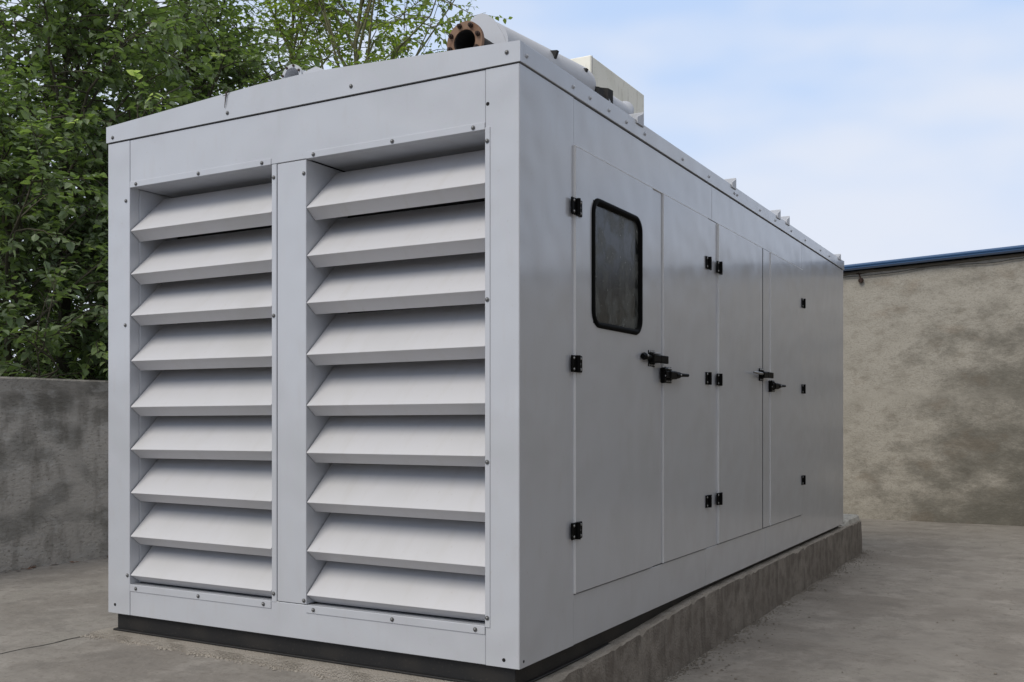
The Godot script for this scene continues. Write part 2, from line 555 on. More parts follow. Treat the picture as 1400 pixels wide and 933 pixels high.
func build_plinth() -> void:
	var f := FastNoiseLite.new()
	f.seed = 8; f.frequency = 2.2; f.fractal_octaves = 4
	var mb := MB.new()
	var tp := MB.new()
	var rows := []
	var z := 0.05
	while z > -7.16:
		var wob := f.get_noise_2d(z * 2.0, 0.0)
		var chip := maxf(0.0, f.get_noise_2d(z * 6.0, 40.0) - 0.12) * 0.05
		var t := plinth_top(z)
		var back := 0.0
		var g := ground_y(2.6, z) - 0.05
		var row := []
		row.append(Vector3(2.462 + wob * 0.01, g, z))
		row.append(Vector3(2.452 + f.get_noise_2d(z * 3.0, 9.0) * 0.008, (g + t) * 0.5, z))
		row.append(Vector3(2.447 + wob * 0.003 - chip * 0.3, t - 0.007 - chip + back * 0.5, z))
		row.append(Vector3(2.440 + wob * 0.003 - chip, t + back * 0.9, z))
		row.append(Vector3(2.36, t + 0.003 * wob + back, z))
		row.append(Vector3(-0.045, t + back, z))
		row.append(Vector3(-0.075 + wob * 0.01, t - 0.012, z))
		row.append(Vector3(-0.085 + wob * 0.01, 0.2, z))
		rows.append(row)
		z -= 0.045
	for i in rows.size() - 1:
		for k in rows[0].size() - 1:
			var out := Vector3(1, 0, 0) if k < 2 else Vector3(1, 1, 0) if k == 2 else Vector3.UP if k < 5 else Vector3(-1, 0.5, 0)
			(mb if k < 2 else tp).quad(rows[i][k], rows[i][k + 1], rows[i + 1][k + 1], rows[i + 1][k], out)
	for e in [0, rows.size() - 1]:
		var c := Vector3(1.2, 0.15, rows[e][0].z)
		for k in rows[e].size() - 1:
			tp.tri(c, rows[e][k], rows[e][k + 1], Vector3(0, 0, 1 if e == 0 else -1))
	tag(obj("concrete_plinth", [[mb, M.plinth], [tp, M.ledge]]), "long stained concrete plinth under the grey generator enclosure", "plinth")

	# crumbled mortar along the front of the plinth, and litter at its foot
	var cr := MB.new()
	rng.seed = 77
	for k in 1100:
		var px := rng.randf_range(-0.12, 2.3)
		if f.get_noise_1d(px * 3.1) + rng.randf_range(-0.3, 0.3) < -0.05:
			continue
		var pz := 0.05 + absf(rng.randfn(0.0, 0.02))
		lump(cr, Vector3(px, ground_y(px, pz) + 0.001, pz), 0.003 + 0.009 * pow(rng.randf(), 3.0))
	tag(piece("mortar_crumbs", cr, M.ledge), "grey crumbled mortar lying along the front foot of the plinth", "rubble", "", "stuff")
	var gr := MB.new()
	for k in 420:
		var pz := rng.randf_range(-7.4, -0.6)
		var px := 2.47 + absf(rng.randfn(0.0, 0.13))
		lump(gr, Vector3(px, ground_y(px, pz) + 0.001, pz), rng.randf_range(0.003, 0.011))
	for k in 1500:  # denser grit right at the base, standing in for contact shade
		var pz := rng.randf_range(-7.3, -0.6)
		var px := 2.455 + absf(rng.randfn(0.0, 0.035))
		lump(gr, Vector3(px, ground_y(px, pz) + 0.001, pz), 0.003 + 0.008 * pow(rng.randf(), 2.0))
	for k in 140:
		var px := rng.randf_range(2.5, 6.0)
		var pz := rng.randf_range(-10.0, -1.5)
		lump(gr, Vector3(px, ground_y(px, pz) + 0.001, pz), rng.randf_range(0.004, 0.01))
	tag(piece("grit", gr, M.crumb), "grit and small stones along the right foot of the plinth, packed denser as contact shade", "grit", "", "stuff")
	# the pale mortar pad left on the plinth's far end
	var pad := MB.new()
	var pr := []
	for k in 9:
		var pz := lerpf(-6.46, -7.13, k / 8.0)
		var h := 0.05 + 0.022 * f.get_noise_2d(pz * 14.0, 71.0) - (0.03 if k == 0 else 0.0)
		var w := 2.438 - maxf(0.0, f.get_noise_2d(pz * 20.0, 80.0)) * 0.09
		pr.append([Vector3(w, plinth_top(pz) - 0.004, pz), Vector3(w - 0.01, plinth_top(pz) + h - 0.012, pz), Vector3(w - 0.03, plinth_top(pz) + h, pz), Vector3(1.2, plinth_top(pz) + h + 0.012, pz)])
	for k in 8:
		for c in 3:
			pad.quad(pr[k][c], pr[k][c + 1], pr[k + 1][c + 1], pr[k + 1][c], Vector3(1, 0, 0) if c == 0 else Vector3(1, 1, 0) if c == 1 else Vector3.UP)
	for e in [0, 8]:
		pad.quad(pr[e][0], pr[e][1], pr[e][2], pr[e][3], Vector3(0, 0, 1 if e == 0 else -1))
	tag(piece("mortar_pad", pad, M.mortar), "pale broken mortar pad on the far end of the plinth", "mortar pad")
	# the mortar heaped behind the canopy, on the plinth's far end
	var hp := MB.new()
	for k in 26:
		lump(hp, Vector3(rng.randf_range(2.1, 2.41), plinth_top(-6.8) + 0.04, rng.randf_range(-7.1, -6.5)), rng.randf_range(0.008, 0.026))
	tag(piece("mortar_lumps", hp, M.mortar), "pale mortar lumps heaped on the far end of the plinth", "rubble", "", "stuff")


func lump(mb: MB, p: Vector3, r: float) -> void:
	var a0 := rng.randf() * TAU
	var top := p + Vector3(rng.randf_range(-0.3, 0.3) * r, r * rng.randf_range(0.5, 0.9), rng.randf_range(-0.3, 0.3) * r)
	var ring := []
	for k in 5:
		var a := a0 + TAU * k / 5.0
		var q := r * rng.randf_range(0.7, 1.25)
		ring.append(p + Vector3(cos(a) * q, -0.001 + r * rng.randf_range(0.0, 0.25), sin(a) * q))
	for k in 5:
		var b := p + Vector3(0, -0.3 * r, 0)
		mb.tri(ring[k], ring[(k + 1) % 5], top, (ring[k] + top) * 0.5 - b)


func build_walls() -> void:
	# the low wall on the left, in front of the trees
	var f := FastNoiseLite.new()
	f.seed = 12; f.frequency = 1.5; f.fractal_octaves = 4
	var mb := MB.new()
	var prev := []
	var z := 4.0
	while z > -10.61:
		var n1 := f.get_noise_2d(z, 0.0)
		var n2 := f.get_noise_2d(z * 3.0, 30.0)
		var t := 1.708 + 0.006 * n1
		var row := [Vector3(-2.395, 0.2, z), Vector3(-2.40 + 0.006 * n1, 1.0, z), Vector3(-2.40, t - 0.012 - 0.006 * absf(n2), z), Vector3(-2.412, t, z), Vector3(-2.59, t + 0.002 * n2, z), Vector3(-2.60, 0.2, z)]
		if prev.size():
			for k in 5:
				var out := Vector3.RIGHT if k < 2 else Vector3(1, 1, 0) if k == 2 else Vector3.UP if k == 3 else Vector3.LEFT
				var q := [prev[k], prev[k + 1], row[k + 1], row[k]]
				var u := []
				for w in q:
					u.append(Vector2(w.z / 3.6, (1.72 - w.y) / 1.8 if k < 3 or k == 4 else 0.005 + (w.x + 2.4) * 0.05))
				mb.quad_uv(q[0], q[1], q[2], q[3], out, u[0], u[1], u[2], u[3])
		prev = row
		z -= 0.15
	tag(piece("boundary_wall", mb, M.low_wall), "low grey concrete wall with dark streaks below the trees", "wall")

	# the shed at the back: plastered wall, blue roof edge rising to the right
	var shed := thing("plastered_shed", "tall beige plastered shed wall with blue metal roof edge behind the generator", "shed", Vector3(4.0, 0.05, -10.6))
	var x0 := -2.3
	var x1 := 9.6
	var zt := -10.6
	var top := func(x: float) -> float: return 3.39 + 0.042 * (x - 1.61)
	var wl := MB.new()
	var x := x0
	while x < x1:
		var xn := minf(x + 0.6, x1)
		var tile := func(px: float, py: float) -> Vector2: return Vector2((px - 1.4) / 6.0, 1.0 - py / 3.8)
		wl.quad_uv(Vector3(x, 0.0, zt), Vector3(xn, 0.0, zt), Vector3(xn, top.call(xn), zt), Vector3(x, top.call(x), zt), Vector3.BACK, tile.call(x, 0.0), tile.call(xn, 0.0), tile.call(xn, top.call(xn)), tile.call(x, top.call(x)))
		x = xn
	for e in [[x0, -1], [x1, 1]]:
		wl.quad(Vector3(e[0], 0, zt), Vector3(e[0], 0, zt - 6), Vector3(e[0], top.call(e[0]), zt - 6), Vector3(e[0], top.call(e[0]), zt), Vector3(e[1], 0, 0))
	wl.quad(Vector3(x0, 0, zt - 6), Vector3(x1, 0, zt - 6), Vector3(x1, top.call(x1), zt - 6), Vector3(x0, top.call(x0), zt - 6), Vector3.FORWARD)
	piece("wall", wl, M.plaster, shed)
	# a rough bead of mortar under the sheet
	var bd := MB.new()
	var pts := []
	var rad := []
	x = x0
	while x < x1:
		pts.append(Vector3(x, top.call(x) - 0.02 + 0.012 * f.get_noise_1d(x * 4.0), zt + 0.006))
		rad.append(0.022 + 0.012 * f.get_noise_1d(x * 7.0 + 90.0))
		x += 0.07
	bd.tube(pts, rad, 7)
	piece("mortar_bead", bd, M.plaster_dark, shed)
	var rf := MB.new()
	rf.prism([Vector3(x0 - 0.3, top.call(x0 - 0.3) + 0.03, zt + 0.10), Vector3(x1 + 0.3, top.call(x1 + 0.3) + 0.03, zt + 0.10), Vector3(x1 + 0.3, top.call(x1 + 0.3) + 0.055, zt + 0.10), Vector3(x0 - 0.3, top.call(x0 - 0.3) + 0.055, zt + 0.10)], Vector3(0, 0, -6.3))
	piece("roof_sheet", rf, M.blue, shed)
	var tr := MB.new()
	tr.prism([Vector3(x0 - 0.3, top.call(x0 - 0.3) + 0.005, zt + 0.103), Vector3(x1 + 0.3, top.call(x1 + 0.3) + 0.005, zt + 0.103), Vector3(x1 + 0.3, top.call(x1 + 0.3) + 0.028, zt + 0.103), Vector3(x0 - 0.3, top.call(x0 - 0.3) + 0.028, zt + 0.103)], Vector3(0, 0, -0.03))
	piece("drip_edge", tr, M.blue_dark, shed)
	var lip := MB.new()
	lip.tube([Vector3(x0 - 0.3, top.call(x0 - 0.3) + 0.062, zt + 0.085), Vector3(x1 + 0.3, top.call(x1 + 0.3) + 0.062, zt + 0.085)], [0.026, 0.026], 10)
	piece("roof_edge_roll", lip, M.blue, shed)
	# wire that sags along the wall head, and the rusty fitting that hangs from it
	var wr := MB.new()
	pts = []; rad = []
	for k in 61:
		var u := k / 60.0
		var px := lerpf(1.2, 6.0, u)
		pts.append(Vector3(px, top.call(px) - 0.045 - 0.035 * absf(sin(px * 2.3)) - 0.01 * f.get_noise_1d(px * 5.0), zt + 0.03))
		rad.append(0.0045)
	wr.tube(pts, rad, 5)
	tag(piece("wire", wr, M.wire), "thin dark wire sagging along the wall top under the blue roof edge", "wire")
	var lp := thing("hanging_fitting", "small rusty fitting hanging from the wire at the top of the plastered wall", "fitting", Vector3(1.83, 3.25, zt + 0.03))
	var st := MB.new()
	st.tube([Vector3(1.80, 3.37, zt + 0.02), Vector3(1.815, 3.33, zt + 0.03), Vector3(1.825, 3.29, zt + 0.03)], [0.012, 0.009, 0.009], 7)
	st.tube([Vector3(1.74, 3.372, zt + 0.015), Vector3(1.80, 3.362, zt + 0.02), Vector3(1.87, 3.366, zt + 0.015)], [0.008, 0.010, 0.008], 6)
	piece("bracket", st, M.dark_rust, lp)
	var bl := MB.new()
	bl.tube([Vector3(1.827, 3.295, zt + 0.03), Vector3(1.83, 3.285, zt + 0.03), Vector3(1.832, 3.262, zt + 0.03), Vector3(1.833, 3.24, zt + 0.03), Vector3(1.833, 3.232, zt + 0.03)], [0.012, 0.03, 0.036, 0.028, 0.01], 12)
	piece("holder", bl, M.dark_rust, lp)
	# unseen building added across the yard to shade the canopy's door side
	var yb := thing("added_shade_building", "tall grey unseen building added across the yard to shade the enclosure doors", "building", Vector3(12.6, 0.0, -2.0))
	block("wall", Vector3(9.6, -0.1, -12.0), Vector3(15.6, 6.2, 9.0), M.render, yb, 0.01)
	block("roof_slab", Vector3(9.3, 6.2, -12.3), Vector3(15.9, 6.4, 9.3), M.crumb, yb, 0.02)
	for k in 5:
		var wz := -9.5 + 4.0 * k
		var wf := block("window", Vector3(9.56, 3.6, wz - 0.75), Vector3(9.6, 5.0, wz + 0.75), M.galv, yb)
		block("pane", Vector3(9.55, 3.66, wz - 0.69), Vector3(9.565, 4.94, wz + 0.69), M.core, wf)
	# a few dead leaves at the foot of the low wall
	var dl := MB.new()
	rng.seed = 5
	for k in 46:
		var px := -2.39 + absf(rng.randfn(0.0, 0.05))
		var pz := rng.randf_range(-2.2, 0.6)
		var a := rng.randf() * TAU
		var s := rng.randf_range(0.015, 0.032)
		var p := Vector3(px, ground_y(px, pz) + 0.008, pz)
		var d := Vector3(cos(a), rng.randf_range(-0.1, 0.3), sin(a)) * s
		var q := Vector3(-sin(a), rng.randf_range(-0.2, 0.2), cos(a)) * s * 0.5
		dl.tri(p - d, p + q, p + d, Vector3.UP)
		dl.tri(p - d, p - q, p + d, Vector3.UP)
	tag(piece("dead_leaves", dl, M.dead_leaf), "brown dead leaves lying at the foot of the low concrete wall", "leaves", "", "stuff")


# ---------------------------------------------------------------- the generator
var bolt_mesh: ArrayMesh
var pale_bolt_mesh: ArrayMesh


func bolt(parent: Node3D, p: Vector3, out: Vector3, pale := false) -> void:
	var xf := Transform3D(Basis(Quaternion(Vector3.BACK, out)) * Basis(Vector3.BACK, rng.randf() * TAU), p)
	obj("bolt", [], parent, xf, pale_bolt_mesh if pale else bolt_mesh)


# a door or panel on the +x side between z = -t0 and -t1, with a chamfered outer edge; hole = [t0, t1, y0, y1]
func side_panel_mesh(t0: float, t1: float, y0: float, y1: float, face: float, hole := []) -> MB:
	var mb := MB.new()
	if hole.is_empty():
		mb.box(Vector3(face - 0.035, y0, -t1), Vector3(face, y1, -t0), 0.0025)
		return mb
	var e := 0.0025
	var back := face - 0.035
	var O := [Vector3(face, y0 + e, -t0 - e), Vector3(face, y0 + e, -t1 + e), Vector3(face, y1 - e, -t1 + e), Vector3(face, y1 - e, -t0 - e)]
	var E := [Vector3(face - e, y0, -t0), Vector3(face - e, y0, -t1), Vector3(face - e, y1, -t1), Vector3(face - e, y1, -t0)]
	var H := [Vector3(face, hole[2], -hole[0]), Vector3(face, hole[2], -hole[1]), Vector3(face, hole[3], -hole[1]), Vector3(face, hole[3], -hole[0])]
	var c := Vector3(face, (y0 + y1) * 0.5, -(t0 + t1) * 0.5)
	for k in 4:
		var j := (k + 1) % 4
		mb.quad(O[k], O[j], H[j], H[k], Vector3.RIGHT)
		var side: Vector3 = (E[k] + E[j]) * 0.5 - c
		mb.quad(O[k], O[j], E[j], E[k], side.normalized() + Vector3.RIGHT)
		var dx := Vector3(back - face + e, 0, 0)
		mb.quad(E[k], E[j], E[j] + dx, E[k] + dx, side)
		var db := Vector3(back - face, 0, 0)
		mb.quad(H[k], H[j], H[j] + db, H[k] + db, c - (H[k] + H[j]) * 0.5)
		mb.quad(E[k] + dx, E[j] + dx, H[j] + db, H[k] + db, Vector3.LEFT)
	return mb


func make_hinge() -> ArrayMesh:
	var b := MB.new()
	b.box(Vector3(-0.002, -0.037, -0.052), Vector3(0.007, 0.037, -0.006), 0.003)
	b.box(Vector3(-0.002, -0.037, 0.006), Vector3(0.007, 0.037, 0.052), 0.003)
	b.tube([Vector3(0.011, -0.037, 0), Vector3(0.011, 0.037, 0)], [0.0105, 0.0105], 12)
	var s := MB.new()
	for zz in [-0.034, 0.034]:
		for yy in [-0.024, 0.0, 0.024]:
			if yy == 0.0 and zz > 0.0:
				continue
			s.dome(Vector3(0.007, yy, zz + (0.008 if yy == 0.0 else 0.0)), Vector3.RIGHT, 0.0065, 0.004, 8)
	return mesh_of([[b, M.black], [s, M.steel]])


# lever latch. 0: broad bar and knob; 1: keeper and tapered lever; 2: bar and a thin bare lever
func make_latch(kind: int) -> ArrayMesh:
	var b := MB.new()
	var s := MB.new()
	b.box(Vector3(-0.002, 0.018, -0.048), Vector3(0.008, 0.043, 0.048), 0.003)      # mounting plates
	b.box(Vector3(-0.002, -0.043, -0.048), Vector3(0.008, -0.018, 0.048), 0.003)
	b.box(Vector3(0.0, -0.022, -0.058), Vector3(0.04, 0.022, 0.05), 0.007)
	for zz in [-0.03, 0.0, 0.03]:
		s.dome(Vector3(0.008, 0.033, zz), Vector3.RIGHT, 0.008, 0.006, 8)
		s.dome(Vector3(0.008, -0.033, zz), Vector3.RIGHT, 0.007, 0.005, 8)
	if kind == 0:
		b.box(Vector3(0.022, -0.021, -0.165), Vector3(0.04, 0.020, -0.055), 0.003)
		b.tube([Vector3(0.02, 0.002, 0.05), Vector3(0.02, 0.004, 0.105), Vector3(0.02, 0.005, 0.135), Vector3(0.02, 0.005, 0.155)], [0.013, 0.013, 0.02, 0.012], 12)
		s.dome(Vector3(0.038, 0.008, 0.125), Vector3.RIGHT, 0.007, 0.005, 8)
		s.tube([Vector3(0.036, 0.025, 0.03), Vector3(0.042, 0.026, -0.035)], [0.005, 0.005], 6)
	elif kind == 1:
		b.box(Vector3(0.0, -0.046, 0.085), Vector3(0.026, 0.03, 0.112), 0.005)
		b.box(Vector3(0.0, 0.018, 0.055), Vector3(0.03, 0.036, 0.115), 0.005)
		b.box(Vector3(0.006, -0.019, 0.02), Vector3(0.032, 0.019, 0.1), 0.003)
		b.tube([Vector3(0.022, 0.0, -0.05), Vector3(0.026, 0.003, -0.11), Vector3(0.03, 0.004, -0.13), Vector3(0.036, 0.006, -0.225), Vector3(0.036, 0.006, -0.23)], [0.022, 0.017, 0.011, 0.009, 0.005], 10)
		s.dome(Vector3(0.042, 0.003, -0.10), Vector3.RIGHT, 0.006, 0.005, 8)
		s.dome(Vector3(0.026, -0.008, 0.098), Vector3.RIGHT, 0.006, 0.004, 8)
	else:
		b.box(Vector3(0.022, -0.02, -0.2), Vector3(0.04, 0.021, -0.055), 0.003)
		s.tube([Vector3(0.026, 0.004, 0.05), Vector3(0.03, 0.006, 0.17), Vector3(0.032, 0.006, 0.28), Vector3(0.032, 0.006, 0.285)], [0.010, 0.009, 0.008, 0.004], 8)
	return mesh_of([[b, M.black], [s, M.steel]])


func build_generator() -> void:
	rng.seed = 100
	var bm := MB.new()
	bm.tube([Vector3(0, 0, -0.002), Vector3(0, 0, 0.0025)], [0.0095, 0.0095], 12)
	bm.dome(Vector3(0, 0, 0.0025), Vector3.BACK, 0.0076, 0.006, 10)
	bolt_mesh = mesh_of([[bm, M.screw]])
	pale_bolt_mesh = mesh_of([[bm, M.galv]])
	var e := thing("generator_enclosure", "large light grey steel generator enclosure with louvred front and four side doors", "generator", Vector3(W / 2, B, -L / 2))
	var FT := 2.815         # underside of the fascia
	var y0 := 0.561         # louvre openings
	var y1 := 2.575
	var D := 0.30
	# front: corner panels, header, sill, mullion; 2 mm joints between
	var lc := block("corner_panel", Vector3(0, B, -0.06), Vector3(0.162, FT, 0), M.paint, e)
	var rc := MB.new()
	var pl := [Vector2(2.266, -0.06), Vector2(2.266, 0.0), Vector2(W - 0.003, 0.0), Vector2(W, -0.003), Vector2(W, -0.494), Vector2(W - 0.04, -0.494)]
	for k in 5:
		var pa: Vector2 = pl[k]
		var pb: Vector2 = pl[k + 1]
		rc.quad(Vector3(pa.x, B, pa.y), Vector3(pb.x, B, pb.y), Vector3(pb.x, FT, pb.y), Vector3(pa.x, FT, pa.y), [Vector3.LEFT, Vector3.BACK, Vector3(1, 0, 1), Vector3.RIGHT, Vector3.FORWARD][k])
	for y in [B, FT]:
		var up := Vector3.DOWN if y == B else Vector3.UP
		rc.quad(Vector3(2.266, y, -0.06), Vector3(2.266, y, 0.0), Vector3(W - 0.003, y, 0.0), Vector3(W, y, -0.06), up)
		rc.tri(Vector3(W - 0.003, y, 0.0), Vector3(W, y, -0.003), Vector3(W, y, -0.06), up)
		rc.quad(Vector3(W - 0.04, y, -0.06), Vector3(W, y, -0.06), Vector3(W, y, -0.494), Vector3(W - 0.04, y, -0.494), up)
	var rco := piece("corner_panel", rc, M.paint, e)
	var hd := block("header_panel", Vector3(0.1645, y1, -0.04), Vector3(2.2635, FT, -0.001), M.paint, e)
	var sl := block("sill_panel", Vector3(0.1645, B, -0.04), Vector3(2.2635, y0, -0.001), M.paint, e)
	var mu := block("mullion", Vector3(1.15, y0 + 0.003, -D), Vector3(1.321, y1 - 0.003, -0.002), M.paint, e)
	# folded trims around the openings
	var tl := block("trim_strip", Vector3(1.1165, y0 - 0.004, -D), Vector3(1.147, y1 - 0.002, 0.001), M.paint, e, 0.003)
	var tr := block("trim_strip", Vector3(2.2635, y0 - 0.004, -0.04), Vector3(2.287, y1 + 0.006, 0.0035), M.paint, e, 0.0015)
	var ja := block("jamb", Vector3(0.1425, y0 - 0.001, -D), Vector3(0.164, y1, -0.0615), M.paint, e)
	var jb := block("jamb", Vector3(2.2655, y0 - 0.001, -D), Vector3(2.285, y1, -0.0615), M.paint, e)
	for o in [[0.166, 1.114], [1.3225, 2.2625]]:
		block("soffit", Vector3(o[0], y1 + 0.001, -D), Vector3(o[1], y1 + 0.02, -0.0405), M.paint, e)
		block("sill_ledge", Vector3(o[0], y0 - 0.03, -D), Vector3(o[1], y0 - 0.002, -0.0405), M.paint, e)
		var hl := block("header_lip", Vector3(o[0], y1 - 0.002, -0.02), Vector3(o[1], y1 + 0.028, 0.0025), M.paint, e, 0.0015)
		var st := block("sill_lip", Vector3(o[0], y0 - 0.034, -0.02), Vector3(o[1], y0 + 0.001, 0.003), M.paint, e, 0.0015)
		var ul: float = o[0]
		var ur: float = o[1]
		for u in [ul + 0.045, lerpf(ul, ur, 0.51), ur - 0.055]:
			bolt(hl, Vector3(u, y1 + 0.012, 0.0025), Vector3.BACK)
			bolt(st, Vector3(u if u < ur - 0.1 else u + 0.01, y0 - 0.017, 0.003), Vector3.BACK)
	for p in [[0.135, 2.51], [0.13, 1.878], [0.146, 0.606]]:
		bolt(lc, Vector3(p[0], p[1], 0), Vector3.BACK)
	for p in [2.512, 1.876, 0.597]:
		bolt(tl, Vector3(1.1305, p, 0.001), Vector3.BACK)
	for p in [2.51, 0.58]:
		bolt(mu, Vector3(1.308, p, -0.002), Vector3.BACK)
	for p in [2.524, 1.883, 1.226, 0.596]:
		bolt(tr, Vector3(2.2745, p, 0.0035), Vector3.BACK)
	var hm := MB.new()
	hm.tube([Vector3(2.275, 2.675, -0.004), Vector3(2.275, 2.675, 0.0008)], [0.008, 0.008], 10)
	piece("screw_hole", hm, M.hole, rco)
	for q in [[0.053, 0.449, lc], [2.35, 0.434, rco]]:
		var h2 := MB.new()
		h2.tube([Vector3(q[0], q[1], -0.004), Vector3(q[0], q[1], 0.0008)], [0.008, 0.008], 10)
		piece("screw_hole", h2, M.hole, q[2])
	var h3 := MB.new()
	h3.tube([Vector3(W - 0.004, 0.429, -0.036), Vector3(W + 0.0008, 0.429, -0.036)], [0.006, 0.006], 10)
	piece("screw_hole", h3, M.hole, rco)
	# slats: folded sheet, 45 degree blade with a returned lip
	var tips := [2.356, 2.137, 1.924, 1.694, 1.464, 1.250, 1.024, 0.804, 0.608]
	for o in [[0.168, 1.112], [1.325, 2.2605]]:
		for k in tips.size():
			var ty: float = tips[k]
			var dz := rng.randf_range(-0.002, 0.002)
			var tilt := rng.randf_range(-0.003, 0.003)
			var prof := [Vector2(-0.214, 0.2), Vector2(-0.002, 0.0), Vector2(-0.061, -0.047 if k < 8 else -0.041), Vector2(-0.066, -0.044 if k < 8 else -0.038), Vector2(-0.0065, -0.0005), Vector2(-0.2165, 0.1975)]
			var mb := MB.new()
			var a := []
			var b := []
			for q in prof:
				a.append(Vector3(o[0], ty + q.y - tilt, q.x + dz))
				b.append(Vector3(o[1], ty + q.y + tilt, q.x + dz))
			mb.quad(a[0], b[0], b[1], a[1], Vector3(0, 1, 1))
			mb.quad(a[1], b[1], b[2], a[2], Vector3(0, -1, 1))
			mb.quad(a[2], b[2], b[3], a[3], Vector3(0, -1, -1))
			mb.quad(a[3], b[3], b[4], a[4], Vector3(0, 1, -1))
			mb.quad(a[4], b[4], b[5], a[5], Vector3(0, -1, -1))
			mb.quad(a[5], b[5], b[0], a[0], Vector3(0, 1, -1))
			# the rolled nose that catches the light
			mb.tube([a[1] + Vector3(0, -0.0012, -0.0022), b[1] + Vector3(0, -0.0012, -0.0022)], [0.0024, 0.0024], 8)
			piece("louvre_slat", mb, M.slat, e)
	block("radiator_core", Vector3(0.16, y0 - 0.03, -0.36), Vector3(2.28, y1 + 0.02, -0.31), M.core, e)

	# right side: doors, posts, bands
	var F := W - 0.001
	var DT := 2.606
	var DB := 0.628
	var DY := [DB + 0.003, DT - 0.003]
	block("top_band", Vector3(F - 0.035, DT + 0.002, -2.42), Vector3(F, FT, -0.4965), M.paint, e)
	block("top_band", Vector3(F - 0.035, DT + 0.002, -4.72), Vector3(F, FT, -2.4225), M.paint, e)
	block("bottom_band", Vector3(F - 0.035, B, -2.308), Vector3(F, DB - 0.003, -0.4965), M.paint, e)
	block("bottom_band", Vector3(F - 0.035, B, -3.636), Vector3(F, DB - 0.003, -2.3105), M.paint, e)
	block("bottom_band", Vector3(F - 0.035, B, -4.72), Vector3(F, DB - 0.003, -3.6385), M.paint, e)
	block("post", Vector3(F - 0.035, DB - 0.001, -2.528), Vector3(F, DT, -2.322), M.paint, e)
	block("side_panel", Vector3(F - 0.035, B, -L), Vector3(F, FT, -4.7225), M.paint, e)
	var face := W + 0.009
	var win := [0.68, 1.246, 1.838, 2.40]
	var d1 := obj("door", [[side_panel_mesh(0.497, 1.422, DY[0], DY[1], face, win), M.paint]], e)
	d1.set_meta("label", "door with a dark window")
	var d2 := obj("door", [[side_panel_mesh(1.578, 2.318, DY[0], DY[1], face), M.paint]], e)
	var d3 := obj("door", [[side_panel_mesh(2.532, 3.519, DY[0], DY[1], face), M.paint]], e)
	var d4 := obj("door", [[side_panel_mesh(3.735, 4.716, DY[0], DY[1], face), M.paint]], e)
	obj("edge_strip", [[side_panel_mesh(1.4235, 1.567, DY[0], DY[1], W + 0.002), M.paint]], d1)
	obj("edge_strip", [[side_panel_mesh(3.545, 3.7335, DY[0], DY[1], W + 0.006), M.paint]], d4)
	block("gap_shade_strip", Vector3(W - 0.034, DY[0], -3.5448), Vector3(W + 0.0055, DY[1], -3.5395), M.rubber, d4, 0.0005)  # black strip added as the shade inside the gap between two doors
	# pale strips added to paint the light along the doors' hinge and top edges
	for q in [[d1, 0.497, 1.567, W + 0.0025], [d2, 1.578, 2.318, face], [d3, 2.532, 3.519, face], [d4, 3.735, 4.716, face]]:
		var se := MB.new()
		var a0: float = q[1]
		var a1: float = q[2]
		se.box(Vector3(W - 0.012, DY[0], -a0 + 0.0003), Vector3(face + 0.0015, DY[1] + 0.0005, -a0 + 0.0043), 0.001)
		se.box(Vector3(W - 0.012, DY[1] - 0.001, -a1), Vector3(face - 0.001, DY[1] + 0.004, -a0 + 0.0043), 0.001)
		piece("lit_edge_trim", se, M.lit_edge, q[0])
	var hinge := make_hinge()
	for q in [[d1, 0.499], [d2, 2.32], [d3, 2.532], [d4, 4.718]]:
		for y in [2.333, 1.643, 0.909]:
			obj("hinge", [], q[0], Transform3D(Basis.IDENTITY, Vector3(W + 0.010, y, -q[1])), hinge)
	obj("latch", [], d1, Transform3D(Basis.IDENTITY, Vector3(W + 0.003, 1.714, -1.40)), make_latch(0))
	obj("latch", [], d2, Transform3D(Basis.IDENTITY, Vector3(W + 0.009, 1.637, -1.635)), make_latch(1))
	var l3 := obj("latch", [], d3, Transform3D(Basis.IDENTITY, Vector3(W + 0.009, 1.710, -3.47)), make_latch(2))
	l3.set_meta("label", "latch with a thin bare steel lever")
	obj("latch", [], d4, Transform3D(Basis.IDENTITY, Vector3(W + 0.003, 1.640, -3.80)), make_latch(1))
	# window: rubber frame with round corners, dark dusty pane, cabinet behind
	var fr := MB.new()
	var prof2 := [Vector2(0.0, 0.030), Vector2(0.007, 0.027), Vector2(0.011, 0.020), Vector2(0.011, 0.010), Vector2(0.006, 0.003), Vector2(-0.012, 0.0)]   # x outwards, distance from the inner edge
	var loop := []
	var a0 := 0.694 + 0.0
	var wl := [0.692, 1.234, 1.85, 2.388]
	var rr := 0.05
	for cnr in [[wl[1] - rr, wl[3] - rr, 0.0], [wl[0] + rr, wl[3] - rr, 90.0], [wl[0] + rr, wl[2] + rr, 180.0], [wl[1] - rr, wl[2] + rr, 270.0]]:
		for s in 8:
			var a := deg_to_rad(cnr[2] + 90.0 * s / 7.0)
			loop.append([Vector2(cnr[0], cnr[1]), Vector2(cos(a), sin(a))])
	for i in loop.size():
		var j := (i + 1) % loop.size()
		for k in prof2.size() - 1:
			var q := []
			var nn := []
			for g in [[i, k], [j, k], [j, k + 1], [i, k + 1]]:
				var pr: Vector2 = prof2[g[1]]
				var c2: Vector2 = loop[g[0]][0]
				var dd: Vector2 = loop[g[0]][1]
				var at := c2 + dd * (rr + pr.y)
				q.append(Vector3(face + pr.x, at.y, -at.x))
				var nd := Vector3(0.6, dd.y * (pr.y - 0.016) * 40.0, -dd.x * (pr.y - 0.016) * 40.0)
				nn.append(nd.normalized())
			fr.tri3(q[0], q[1], q[2], nn[0], nn[1], nn[2])
			fr.tri3(q[0], q[2], q[3], nn[0], nn[2], nn[3])
	piece("window_frame", fr, M.rubber, d1)
	var pn := MB.new()
